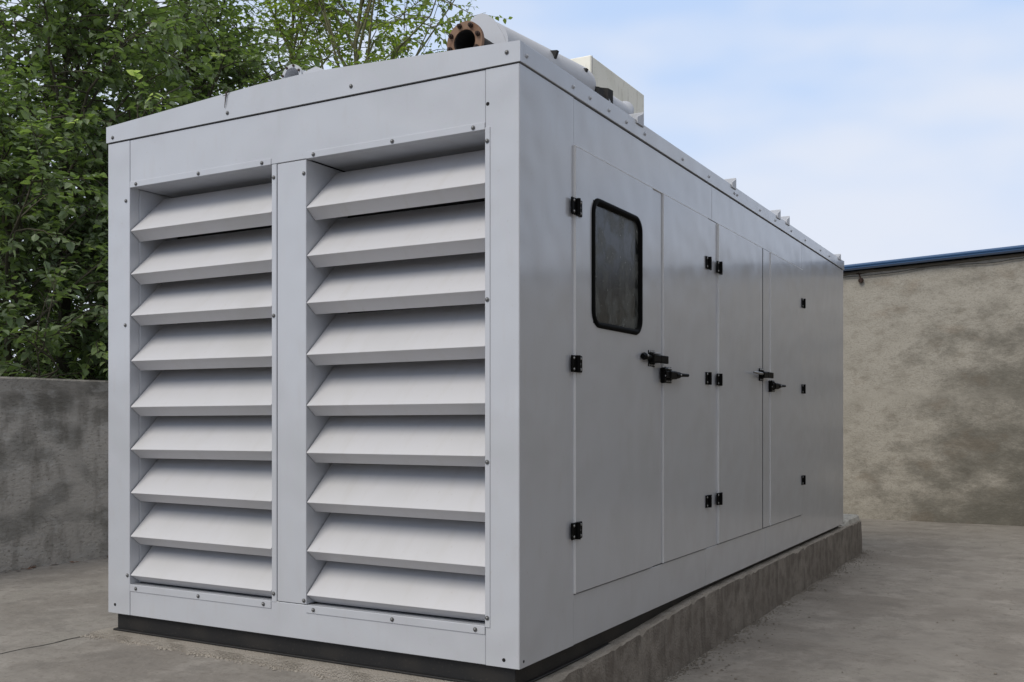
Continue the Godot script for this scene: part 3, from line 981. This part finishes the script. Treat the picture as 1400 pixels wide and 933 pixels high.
	pn.box(Vector3(face - 0.012, 1.842, -1.242), Vector3(face - 0.008, 2.396, -0.684), 0.0005)
	var pane := piece("window_pane", pn, M.glass, d1)
	var film := MB.new()
	film.quad_uv(Vector3(face - 0.007, 1.845, -0.688), Vector3(face - 0.007, 1.845, -1.238), Vector3(face - 0.007, 2.393, -1.238), Vector3(face - 0.007, 2.393, -0.688), Vector3.RIGHT, Vector2(0, 1), Vector2(1, 1), Vector2(1, 0), Vector2(0, 0))
	piece("dust_film", film, M.film, d1)
	var du := MB.new()
	for k in 18:
		var c3 := Vector3(face - 0.0062, rng.randf_range(1.87, 2.37), -rng.randf_range(0.71, 1.22))
		var s2 := rng.randf_range(0.0009, 0.0022)
		du.quad(c3 + Vector3(0, -s2, -s2), c3 + Vector3(0, s2, -s2 * 0.5), c3 + Vector3(0, s2 * rng.randf_range(1.0, 2.5), s2), c3 + Vector3(0, -s2, s2 * 0.7), Vector3.RIGHT)
	tag(piece("dust_specks", du, M.dust, d1), "", "", "", "stuff")
	var cab := MB.new()
	cab.box(Vector3(1.55, 1.2, -1.6), Vector3(2.12, 2.5, -0.55), 0.01)
	var cabo := piece("control_cabinet", cab, M.inside, e)
	var ins := MB.new()
	for q in [[0.80, 2.26, 0.05, 0.018], [0.82, 2.17, 0.045, 0.03], [0.80, 2.07, 0.03, 0.03], [0.95, 2.17, 0.02, 0.02], [0.95, 2.28, 0.02, 0.02], [1.05, 2.05, 0.03, 0.05]]:
		ins.box(Vector3(2.11, q[1] - q[3], -q[0] - q[2]), Vector3(2.135, q[1] + q[3], -q[0] + q[2]), 0.003)
	for q in [1.98, 1.91]:
		ins.box(Vector3(2.115, q - 0.002, -1.02), Vector3(2.1225, q + 0.002, -0.58), 0.0005)
	piece("gauge", ins, M.core, e)

	# left side, rear and floor
	block("side_panel", Vector3(0.0, B, -L), Vector3(0.04, FT, -0.0615), M.paint, e)
	block("rear_panel", Vector3(0.0415, B, -L), Vector3(F - 0.037, FT, -L + 0.04), M.paint, e)
	block("floor_panel", Vector3(0.042, B + 0.001, -L + 0.042), Vector3(F - 0.042, B + 0.03, -0.045), M.skid, e)
	# roof: gabled fascia at both ends, a long fascia on each side, two sheets
	var mid := 1.27
	for q in [[0.006, -0.03], [-L - 0.006, 0.03]]:
		var fa := MB.new()
		var poly := []
		for s in [[-0.007, FT + 0.006], [W + 0.007, FT + 0.006], [W + 0.007, T], [mid + 0.2, RIDGE - 0.004], [mid, RIDGE], [mid - 0.25, RIDGE - 0.004], [-0.007, T]]:
			poly.append(Vector3(s[0], s[1], q[0]))
		fa.prism(poly, Vector3(0, 0, q[1]))
		var fo := piece("roof_fascia", fa, M.paint, e)
		if q[0] > 0.0:
			for u in [[0.042, 2.843], [0.845, 2.85], [1.583, 2.857], [2.367, 2.865]]:
				bolt(fo, Vector3(u[0], u[1], 0.006), Vector3.BACK)
	for s in [[W + 0.0065, W - 0.025], [-0.0065, 0.025]]:
		var fo2 := block("roof_fascia", Vector3(minf(s[0], s[1]), FT + 0.006, -L + 0.025), Vector3(maxf(s[0], s[1]), T - 0.0005, -0.0245), M.paint, e)
		if s[0] > 1.0:
			for t in [0.048, 0.477, 0.652, 0.864, 1.076, 1.315, 1.883, 2.345, 2.86, 2.92, 3.464, 3.874, 4.351, 4.808, 5.371, 5.724, 6.34]:
				bolt(fo2, Vector3(W + 0.0065, 2.857, -t), Vector3.RIGHT, true)
	# dark box that paints the shadow in the gap under the fascia
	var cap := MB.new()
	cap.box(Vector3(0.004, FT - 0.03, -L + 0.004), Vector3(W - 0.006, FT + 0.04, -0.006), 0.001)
	piece("shadow_gap_strip", cap, M.core, e)
	for s in [[0.0265, mid - 0.001], [W - 0.0265, mid + 0.001]]:
		var ro := MB.new()
		var x0: float = s[0]
		var x1: float = s[1]
		ro.prism([Vector3(x0, T - 0.03, -0.026), Vector3(x1, RIDGE - 0.02, -0.026), Vector3(x1, RIDGE - 0.016, -0.026), Vector3(x0, T - 0.026, -0.026)], Vector3(0, 0, -L + 0.052))
		piece("roof_sheet", ro, M.roof, e)
	# folded lugs on the eaves
	for t in [1.285, 2.879, 4.0, 4.27, 6.2]:
		var lu := MB.new()
		var small: float = 0.75 if t > 6.0 else 1.0
		lu.box(Vector3(W - 0.075, T - 0.02, -t - 0.006), Vector3(W + 0.012, T + 0.058 * small, -t + 0.002), 0.003)
		lu.prism([Vector3(W + 0.008, T - 0.018, -t + 0.001), Vector3(W + 0.008, T - 0.018, -t + 0.085), Vector3(W + 0.008, T + 0.012, -t + 0.085), Vector3(W + 0.008, T + 0.05 * small, -t + 0.001)], Vector3(0.006, 0, 0))
		lu.tube([Vector3(W - 0.0, T + 0.03, -t + 0.002), Vector3(W - 0.0, T + 0.03, -t + 0.014)], [0.012, 0.012], 8)
		piece("lifting_lug", lu, M.galv, e)
	# skid under the canopy
	var sk := MB.new()
	sk.box(Vector3(0.022, 0.313, -L + 0.03), Vector3(W - 0.022, 0.322, -0.012), 0.002)
	sk.box(Vector3(0.035, 0.32, -L + 0.05), Vector3(W - 0.035, B - 0.001, -0.03), 0.003)
	piece("skid_frame", sk, M.skid, e)


func build_roof_things() -> void:
	var ry := func(x: float) -> float: return lerpf(RIDGE - 0.018, T - 0.028, absf(x - 1.27) / 1.15)
	# exhaust silencer lying near the right eaves, its flanged outlet towards the front
	var s := thing("exhaust_silencer", "grey cylindrical exhaust silencer with rusty flanged outlet on the enclosure roof", "silencer", Vector3(2.13, 2.92, -0.65))
	var a := Vector3(2.095, 3.04, -0.30)
	var b := Vector3(2.19, 3.05, -1.10)
	var ax := (b - a).normalized()
	var bd := MB.new()
	bd.tube([a + ax * 0.01, b - ax * 0.09, b - ax * 0.05, b - ax * 0.02, b], [0.106, 0.106, 0.098, 0.078, 0.045], 36)
	piece("body", bd, M.galv, s)
	var pl := MB.new()
	var edge := []
	for q in [[1.93, 2.95], [1.945, 3.06], [1.97, 3.122], [2.0, 3.16], [2.038, 3.183], [2.067, 3.187], [2.096, 3.176], [2.12, 3.157], [2.149, 3.119], [2.177, 3.073], [2.198, 3.02], [2.212, 2.95]]:
		edge.append(Vector3(q[0], q[1], -0.296))
	pl.prism(edge, Vector3(0, 0, -0.014))
	piece("end_plate", pl, M.galv, s)
	var stub := MB.new()
	var c := Vector3(2.098, 2.992, -0.105)
	stub.ring(c + Vector3(0.002, 0, -0.19), Vector3(0, 0, 0.185), 0.052, 0.058, 28)
	piece("outlet_pipe", stub, M.core, s)
	var fl := MB.new()
	fl.ring(c + Vector3(0, 0, -0.018), Vector3(0, 0, 0.018), 0.0535, 0.088, 36)
	var flo := piece("flange", fl, M.rust, s)
	for k in 8:
		var an := TAU * k / 8.0 + 0.3
		var bo := MB.new()
		bo.tube([c + Vector3(cos(an) * 0.072, sin(an) * 0.072, -0.001), c + Vector3(cos(an) * 0.072, sin(an) * 0.072, 0.012)], [0.0105, 0.0105], 6)
		bo.tube([c + Vector3(cos(an) * 0.072, sin(an) * 0.072, 0.011), c + Vector3(cos(an) * 0.072, sin(an) * 0.072, 0.02)], [0.0055, 0.0055], 8)
		piece("flange_bolt", bo, M.dark_rust, flo)
	for t in [0.45, 0.80]:
		var fi := MB.new()
		var sz := 1.0 if t < 0.5 else 0.55
		var p := a.lerp(b, t)
		var out := Vector3(0.86, 0.5, 0).normalized()
		var q := p + out * 0.103
		fi.prism([q + Vector3(0, -0.06, 0.0) * sz, q + Vector3(0.03, 0.012, 0.0) * sz, q + Vector3(-0.02, 0.018, 0.0) * sz], Vector3(0, 0, -0.02))
		piece("mounting_tab", fi, M.core, s)
	for t in [0.25, 0.75]:
		var p2 := a.lerp(b, t)
		var sd := MB.new()
		sd.box(Vector3(p2.x - 0.09, ry.call(p2.x) - 0.004, p2.z - 0.02), Vector3(p2.x + 0.09, p2.y - 0.07, p2.z + 0.02), 0.003)
		piece("saddle", sd, M.galv, s)
	# the shorter pipe behind it
	var t2 := thing("exhaust_pipe", "short round grey exhaust pipe at the roof edge beside the cream box", "pipe", Vector3(2.25, 2.92, -1.3))
	var pb := MB.new()
	pb.tube([Vector3(2.24, 2.995, -1.13), Vector3(2.25, 2.995, -1.40), Vector3(2.252, 3.029, -1.45), Vector3(2.253, 2.99, -1.485)], [0.072, 0.072, 0.062, 0.03], 28)
	piece("body", pb, M.galv, t2)
	for q in [[-1.01, 3.058, 0.0], [-1.10, 3.075, 0.01]]:
		var pf := MB.new()
		pf.prism([Vector3(2.19 + q[2], ry.call(2.2), q[0]), Vector3(2.30 + q[2], ry.call(2.3), q[0] - 0.02), Vector3(2.30 + q[2], q[1] - 0.02, q[0] - 0.02), Vector3(2.20 + q[2], q[1], q[0])], Vector3(0.005, 0, -0.05))
		piece("black_end_plate", pf, M.core, t2)
	# cream box
	var cb := thing("roof_box", "cream coloured square box standing on the enclosure roof", "box", Vector3(1.83, 2.9, -1.98))
	var bx := MB.new()
	bx.box(Vector3(1.66, ry.call(1.66) - 0.03, -2.377), Vector3(2.0, 3.425, -1.586), 0.006)
	var bo2 := piece("casing", bx, M.cream, cb)
	var jn := MB.new()
	jn.box(Vector3(2.0, 2.95, -1.602), Vector3(2.003, 3.424, -1.594), 0.001)
	piece("corner_seam", jn, M.dust, bo2)
	for q in [[-1.98, 3.27, 0.014], [-2.2, 3.10, 0.02], [-1.66, 3.12, 0.01]]:
		var mk := MB.new()
		mk.tube([Vector3(1.995, q[1], q[0]), Vector3(2.004, q[1], q[0])], [q[2], q[2] * 0.8], 8)
		piece("fastener", mk, M.steel, bo2)
	# breather on the ridge
	var br := thing("roof_breather", "small round breather pipe with bolted rim and pale cover at the roof ridge", "breather", Vector3(1.12, 2.93, -0.2))
	var el := MB.new()
	el.ring(Vector3(1.09, 3.029, -0.40), Vector3(0, 0, 0.23), 0.045, 0.05, 20)
	piece("pipe", el, M.galv, br)
	var ri := MB.new()
	ri.ring(Vector3(1.09, 3.029, -0.178), Vector3(0, 0, 0.014), 0.046, 0.062, 24)
	var rim := piece("rim", ri, M.galv, br)
	for an in [0.5, 1.3, 2.1, 2.9]:
		var rb := MB.new()
		rb.tube([Vector3(1.09 + cos(an) * 0.054, 3.029 + sin(an) * 0.054, -0.166), Vector3(1.09 + cos(an) * 0.054, 3.029 + sin(an) * 0.054, -0.157)], [0.006, 0.006], 6)
		piece("rim_bolt", rb, M.dark_rust, rim)
	var cp := MB.new()
	cp.prism([Vector3(1.155, 2.93, -0.17), Vector3(1.285, 2.93, -0.17), Vector3(1.285, 3.034, -0.17), Vector3(1.235, 3.058, -0.17), Vector3(1.155, 3.042, -0.17)], Vector3(0, 0, -0.25))
	piece("cover", cp, M.galv, br)
	# a dry twig caught on the fascia
	var tw := MB.new()
	tw.tube([Vector3(0.83, 2.955, 0.004), Vector3(0.842, 2.935, 0.012), Vector3(0.836, 2.90, 0.012), Vector3(0.83, 2.875, 0.010)], [0.002, 0.003, 0.0022, 0.001], 5)
	tw.tube([Vector3(0.842, 2.938, 0.012), Vector3(0.856, 2.95, 0.013), Vector3(0.862, 2.968, 0.01)], [0.0025, 0.002, 0.001], 5)
	tw.tube([Vector3(0.842, 2.934, 0.012), Vector3(0.822, 2.932, 0.014)], [0.002, 0.001], 5)
	tag(piece("twig", tw, M.dark_rust), "thin dry twig caught on the front roof fascia", "twig")


# ---------------------------------------------------------------- trees
func leaf_mesh(mat: Material) -> ArrayMesh:
	# length 1 along +x from the stalk, folded along the midrib, tip curved down
	var mb := MB.new()
	var mid := [Vector3(0, 0, 0), Vector3(0.3, 0.01, 0), Vector3(0.65, -0.01, 0), Vector3(1.0, -0.10, 0)]
	var wd := [0.0, 0.33, 0.25, 0.0]
	for s in [-1.0, 1.0]:
		var ed := []
		for k in 4:
			ed.append(mid[k] + Vector3(0, 0.30 * wd[k], s * wd[k]))
		mb.tri(mid[0], mid[1], ed[1], Vector3.UP)
		mb.quad(mid[1], mid[2], ed[2], ed[1], Vector3.UP)
		mb.tri(mid[2], mid[3], ed[2], Vector3.UP)
	var m := ArrayMesh.new()
	mb.shape(m, mat)
	return m


func leaf_material(c: Color) -> StandardMaterial3D:
	var m := material(c, 0.4)
	m.metallic_specular = 0.55
	m.vertex_color_use_as_albedo = true
	m.backlight_enabled = true
	m.backlight = Color(0.85, 0.95, 0.5)
	return m


# o: height, spread, limbs, subs, twigs, leaves, leaf size, bare (share of the trunk without limbs), droop, tint, far (leaves stay one mass)
func tree(called: String, label: String, base: Vector3, o: Dictionary) -> void:
	rng.seed = o.seed
	var t := thing(called, label, "tree", base, "trees beyond the low wall")
	var over := -2.25     # nothing hangs farther over the yard than this
	var H: float = o.height
	var bark: Material = M.bark_pale if o.get("airy", false) else M.bark
	var trunk := []
	var rad := []
	var lean: Vector3 = o.get("lean", Vector3.ZERO)
	for k in 9:
		var u := k / 8.0
		trunk.append(base + Vector3(rng.randfn(0, 0.05) * u, H * 0.86 * u, rng.randfn(0, 0.05) * u) + lean * u * u)
		rad.append(lerpf(o.girth, 0.018, pow(u, 0.8)))
	var tm := MB.new()
	tm.tube(trunk, rad, 9)
	piece("trunk", tm, bark, t)
	var xf := PackedFloat32Array()
	var spots := []
	var tw := MB.new()
	var twc := 0
	for i in o.limbs:
		var u := lerpf(o.bare, 1.0, (i + rng.randf() * 0.7) / o.limbs)
		var tk := u * 8.0
		var k0 := mini(int(tk), 7)
		var p0: Vector3 = trunk[k0].lerp(trunk[k0 + 1], tk - k0)
		var az: float = i * 2.39996 + rng.randf_range(-0.4, 0.4)
		var prof := sqrt(maxf(0.08, 1.0 - pow((u - 0.55) / 0.62, 2.0)))
		var ln: float = o.spread * prof * rng.randf_range(0.75, 1.12)
		var rise := deg_to_rad(lerpf(o.get("low", 12.0), 68.0, u) + rng.randf_range(-10, 10))
		var d := Vector3(cos(az) * cos(rise), sin(rise), sin(az) * cos(rise))
		var pts := [p0]
		var rs := [lerpf(o.girth * 0.45, 0.018, u)]
		for k in 6:
			if pts[-1].x > -3.0:
				d.x = minf(d.x, 0.1)
			d = (d + Vector3(rng.randfn(0, 0.14), rng.randfn(0.03, 0.1), rng.randfn(0, 0.14))).normalized()
			pts.append(pts[-1] + d * ln / 6.0)
			rs.append(rs[0] * (1.0 - (k + 1) / 6.6))
		var lm := MB.new()
		lm.tube(pts, rs, 6)
		piece("limb", lm, bark, t)
		for j in o.subs:
			var v := lerpf(0.15, 1.0, (j + rng.randf()) / o.subs) * 6.0
			var m0 := mini(int(v), 5)
			var q0: Vector3 = pts[m0].lerp(pts[m0 + 1], v - m0)
			var ld: Vector3 = (pts[m0 + 1] - pts[m0]).normalized()
			var sd := (ld * 0.55 + Vector3(rng.randfn(), rng.randfn(0.1, 0.6), rng.randfn()).normalized()).normalized()
			var sl: float = o.sub_len * rng.randf_range(0.6, 1.2)
			var sp := [q0]
			for k in 3:
				sd = (sd + Vector3(rng.randfn(0, 0.15), rng.randfn(-o.droop, 0.1), rng.randfn(0, 0.15))).normalized()
				sp.append(sp[-1] + sd * sl / 3.0)
			if sp[3].x > over or (sp[3].x > -2.7 and sp[3].y < 1.9):
				continue
			tw.tube(sp, [0.009, 0.007, 0.005, 0.002], 4, false)
			for g in o.twigs:
				var s: float = (g + rng.randf()) / o.twigs * 3.0
				var s0 := mini(int(s), 2)
				var r0: Vector3 = sp[s0].lerp(sp[s0 + 1], s - s0)
				var td: Vector3 = ((sp[s0 + 1] - sp[s0]).normalized() + Vector3(rng.randfn(), rng.randfn(-0.1, 0.5), rng.randfn()).normalized() * 0.9).normalized()
				var tl: float = o.twig_len * rng.randf_range(0.6, 1.25)
				var r1 := r0 + td * tl - Vector3(0, o.droop * tl, 0)
				if r1.x > over or (r1.x > -2.65 and r1.y < 1.85):
					continue
				twc += 1
				tw.tube([r0, r1], [0.004, 0.0015], 3, false)
				var lv: int = o.leaves
				for w in lv:
					var a := (w + 0.6) / lv
					var lp := r0.lerp(r1, a)
					var side := td.cross(Vector3.UP).normalized() * (1.0 if w % 2 == 0 else -1.0)
					var ldir := (td * rng.randf_range(0.2, 0.7) + side * rng.randf_range(0.4, 1.0) + Vector3(rng.randfn(0, 0.3), -0.28 + rng.randfn(0, 0.25), rng.randfn(0, 0.3))).normalized()
					var up := (Vector3.UP + Vector3(rng.randfn(0, 0.35), 0, rng.randfn(0, 0.35))).normalized()
					var zx := ldir.cross(up).normalized()
					var yx := zx.cross(ldir).normalized()
					var size: float = o.leaf * rng.randf_range(0.6, 1.2)
					var bs := Basis(ldir * size, yx * size, zx * size)
					spots.append(Transform3D(bs, lp))
	tag(piece("twigs", tw, bark, t), "", "", "", "stuff")
	# the leaves nearest the viewer are pieces of their own, the rest one mass
	var order := []
	if not o.get("far", false):
		for k in spots.size():
			var q: Vector3 = spots[k].origin
			order.append([q.distance_squared_to(Vector3(4.35, 1.4, 3.5)) - (30.0 if q.y > 1.7 and q.x < -2.2 and q.y < 5.2 else 0.0), k])
		order.sort_custom(func(p, q): return p[0] < q[0])
	var own := {}
	for k in mini(300, order.size()):
		own[order[k][1]] = true
	var near_mats: Array = o.near
	var meshes := []
	for m in near_mats:
		meshes.append(leaf_mesh(m))
	var c := 0
	for k in own:
		obj("leaf", [], t, spots[k], meshes[c % meshes.size()])
		c += 1
	var mm := MultiMesh.new()
	mm.transform_format = MultiMesh.TRANSFORM_3D
	mm.use_colors = true
	mm.mesh = leaf_mesh(M.leaf_airy if o.get("airy", false) else M.leaf)
	mm.instance_count = spots.size() - own.size()
	var at := 0
	var tint: Color = o.tint
	var young: Color = o.young
	for k in spots.size():
		if own.has(k):
			continue
		var x: Transform3D = spots[k]
		x.origin -= base
		mm.set_instance_transform(at, x)
		var col := tint.lerp(young, pow(rng.randf(), o.get("young_power", 2.5)))
		col = col * rng.randf_range(0.75, 1.25)
		mm.set_instance_color(at, Color(col.r, col.g, col.b))
		at += 1
	var mi := MultiMeshInstance3D.new()
	mi.name = "foliage"
	mi.multimesh = mm
	t.add_child(mi, true)
	tag(mi, "", "", "", "stuff")
	print(called, " leaves ", spots.size(), " twigs ", twc)


func shrub(called: String, label: String, base: Vector3, o: Dictionary) -> void:
	tree(called, label, base, o)
	var t := get_child(get_child_count() - 1)
	t.set_meta("category", "shrub")
	t.set_meta("group", "shrubs under the trees")


func build_trees() -> void:
	var dark := Color(0.205, 0.26, 0.155)
	var mid := Color(0.28, 0.345, 0.185)
	var fresh := Color(0.27, 0.36, 0.13)
	M.leaf = leaf_material(Color.WHITE)
	M.leaf_airy = leaf_material(Color.WHITE)
	M.leaf_airy.backlight = Color(0.95, 1.1, 0.45)
	var near := [leaf_material(dark.linear_to_srgb()), leaf_material(mid.linear_to_srgb()), leaf_material(Color(0.20, 0.265, 0.14).linear_to_srgb()), leaf_material(Color(0.25, 0.33, 0.15).linear_to_srgb())]
	var dense := {"seed": 1, "height": 5.5, "spread": 1.9, "limbs": 40, "subs": 11, "twigs": 5, "leaves": 8, "leaf": 0.095, "bare": 0.06, "droop": 0.12, "girth": 0.10, "sub_len": 0.75, "twig_len": 0.34, "tint": dark, "young": mid, "near": near}
	tree("broadleaf_tree", "dense dark green tree nearest the camera, hanging over the low wall at the left edge", Vector3(-4.4, 0.28, -3.0), dense)
	tree("broadleaf_tree", "dense green tree rising behind the front left corner of the enclosure", Vector3(-4.9, 0.28, -5.2), dense.merged({"seed": 2, "height": 6.2, "tint": Color(0.215, 0.27, 0.16)}, true))
	tree("broadleaf_tree", "dark leafy tree standing farther back beyond the left edge tree", Vector3(-6.9, 0.28, -4.6), dense.merged({"seed": 3, "height": 7.4, "spread": 2.5, "limbs": 19, "subs": 8, "twigs": 5, "leaf": 0.09, "far": true}, true))
	tree("broadleaf_tree", "mid green tree filling in behind the roof's left end", Vector3(-6.8, 0.28, -7.0), dense.merged({"seed": 4, "height": 7.6, "spread": 2.4, "limbs": 19, "subs": 8, "twigs": 5, "leaf": 0.085, "tint": Color(0.21, 0.27, 0.14), "young": fresh, "far": true}, true))
	var bush := dense.merged({"height": 3.4, "spread": 1.5, "limbs": 24, "subs": 8, "twigs": 5, "bare": 0.12, "low": 5.0, "girth": 0.05, "sub_len": 0.6, "near": near, "far": true}, true)
	shrub("leafy_shrub", "low leafy shrub behind the wall at the very left edge", Vector3(-3.9, 0.28, -2.1), bush.merged({"seed": 11}, true))
	shrub("leafy_shrub", "low leafy shrub behind the wall right beside the enclosure's left edge", Vector3(-3.8, 0.28, -3.9), bush.merged({"seed": 12}, true))
	shrub("leafy_shrub", "tall dark shrub deep in the shade beneath the dense trees", Vector3(-6.0, 0.28, -3.5), bush.merged({"seed": 13, "height": 4.4, "spread": 1.9, "tint": Color(0.16, 0.22, 0.125)}, true))
	shrub("leafy_shrub", "bushy shrub between the two dense trees beyond the low wall", Vector3(-5.6, 0.28, -5.0), bush.merged({"seed": 14, "height": 4.6, "spread": 1.9}, true))
	var airy := {"seed": 6, "height": 10.0, "spread": 3.5, "limbs": 38, "subs": 12, "twigs": 5, "leaves": 7, "leaf": 0.085, "bare": 0.22, "droop": 0.02, "girth": 0.075, "sub_len": 0.9, "twig_len": 0.4, "low": 35.0, "tint": Color(0.28, 0.32, 0.17), "young": Color(0.40, 0.42, 0.20), "young_power": 1.6, "near": near, "far": true, "airy": true, "lean": Vector3(0.2, 0, 0.1)}
	tree("airy_tree", "airy yellow green tree with thin bare branches against the sky behind the roof", Vector3(-4.7, 0.28, -8.0), airy)
	tree("airy_tree", "sparse light green tree thinning out left of the airy tree", Vector3(-6.6, 0.28, -8.6), airy.merged({"seed": 7, "height": 9.0, "limbs": 26, "tint": Color(0.27, 0.315, 0.17)}, true))


func _ready() -> void:
	var cam := Camera3D.new()
	cam.name = "camera"
	cam.projection = Camera3D.PROJECTION_FRUSTUM
	cam.near = 0.1
	cam.far = 2000.0
	cam.size = 0.1 * 933.0 / 1373.11
	cam.frustum_offset = Vector2(0.0, 0.1 * (573.31 - 466.5) / 1373.11)
	cam.position = Vector3(4.348, 1.40, 3.492)
	cam.rotation = Vector3(0, 0.5116, 0)
	add_child(cam)
	cam.current = true
	var we := WorldEnvironment.new()
	we.name = "world_environment"
	var env := Environment.new()
	env.background_mode = Environment.BG_SKY
	var sky := Sky.new()
	sky.sky_material = make_sky()
	env.sky = sky
	env.tonemap_mode = Environment.TONE_MAPPER_LINEAR
	env.tonemap_exposure = 1.0
	env.sdfgi_enabled = true
	env.ssao_enabled = true
	env.ssil_enabled = true
	we.environment = env
	add_child(we)
	var sun := DirectionalLight3D.new()
	sun.name = "sun"
	sun.light_energy = 0.6
	sun.light_color = Color(1.0, 0.97, 0.92)
	sun.light_angular_distance = 30.0
	sun.shadow_enabled = true
	add_child(sun)
	sun.look_at_from_position(Vector3(-0.20, 0.8, 0.74) * 30.0, Vector3.ZERO)

	make_materials()
	M.plaster_dark = material(Color(0.40, 0.375, 0.335), 0.95)
	M.dead_leaf = material(Color(0.42, 0.28, 0.19), 0.85)
	build_ground()
	build_walls()
	build_plinth()
	build_trees()
	build_generator()
	build_roof_things()
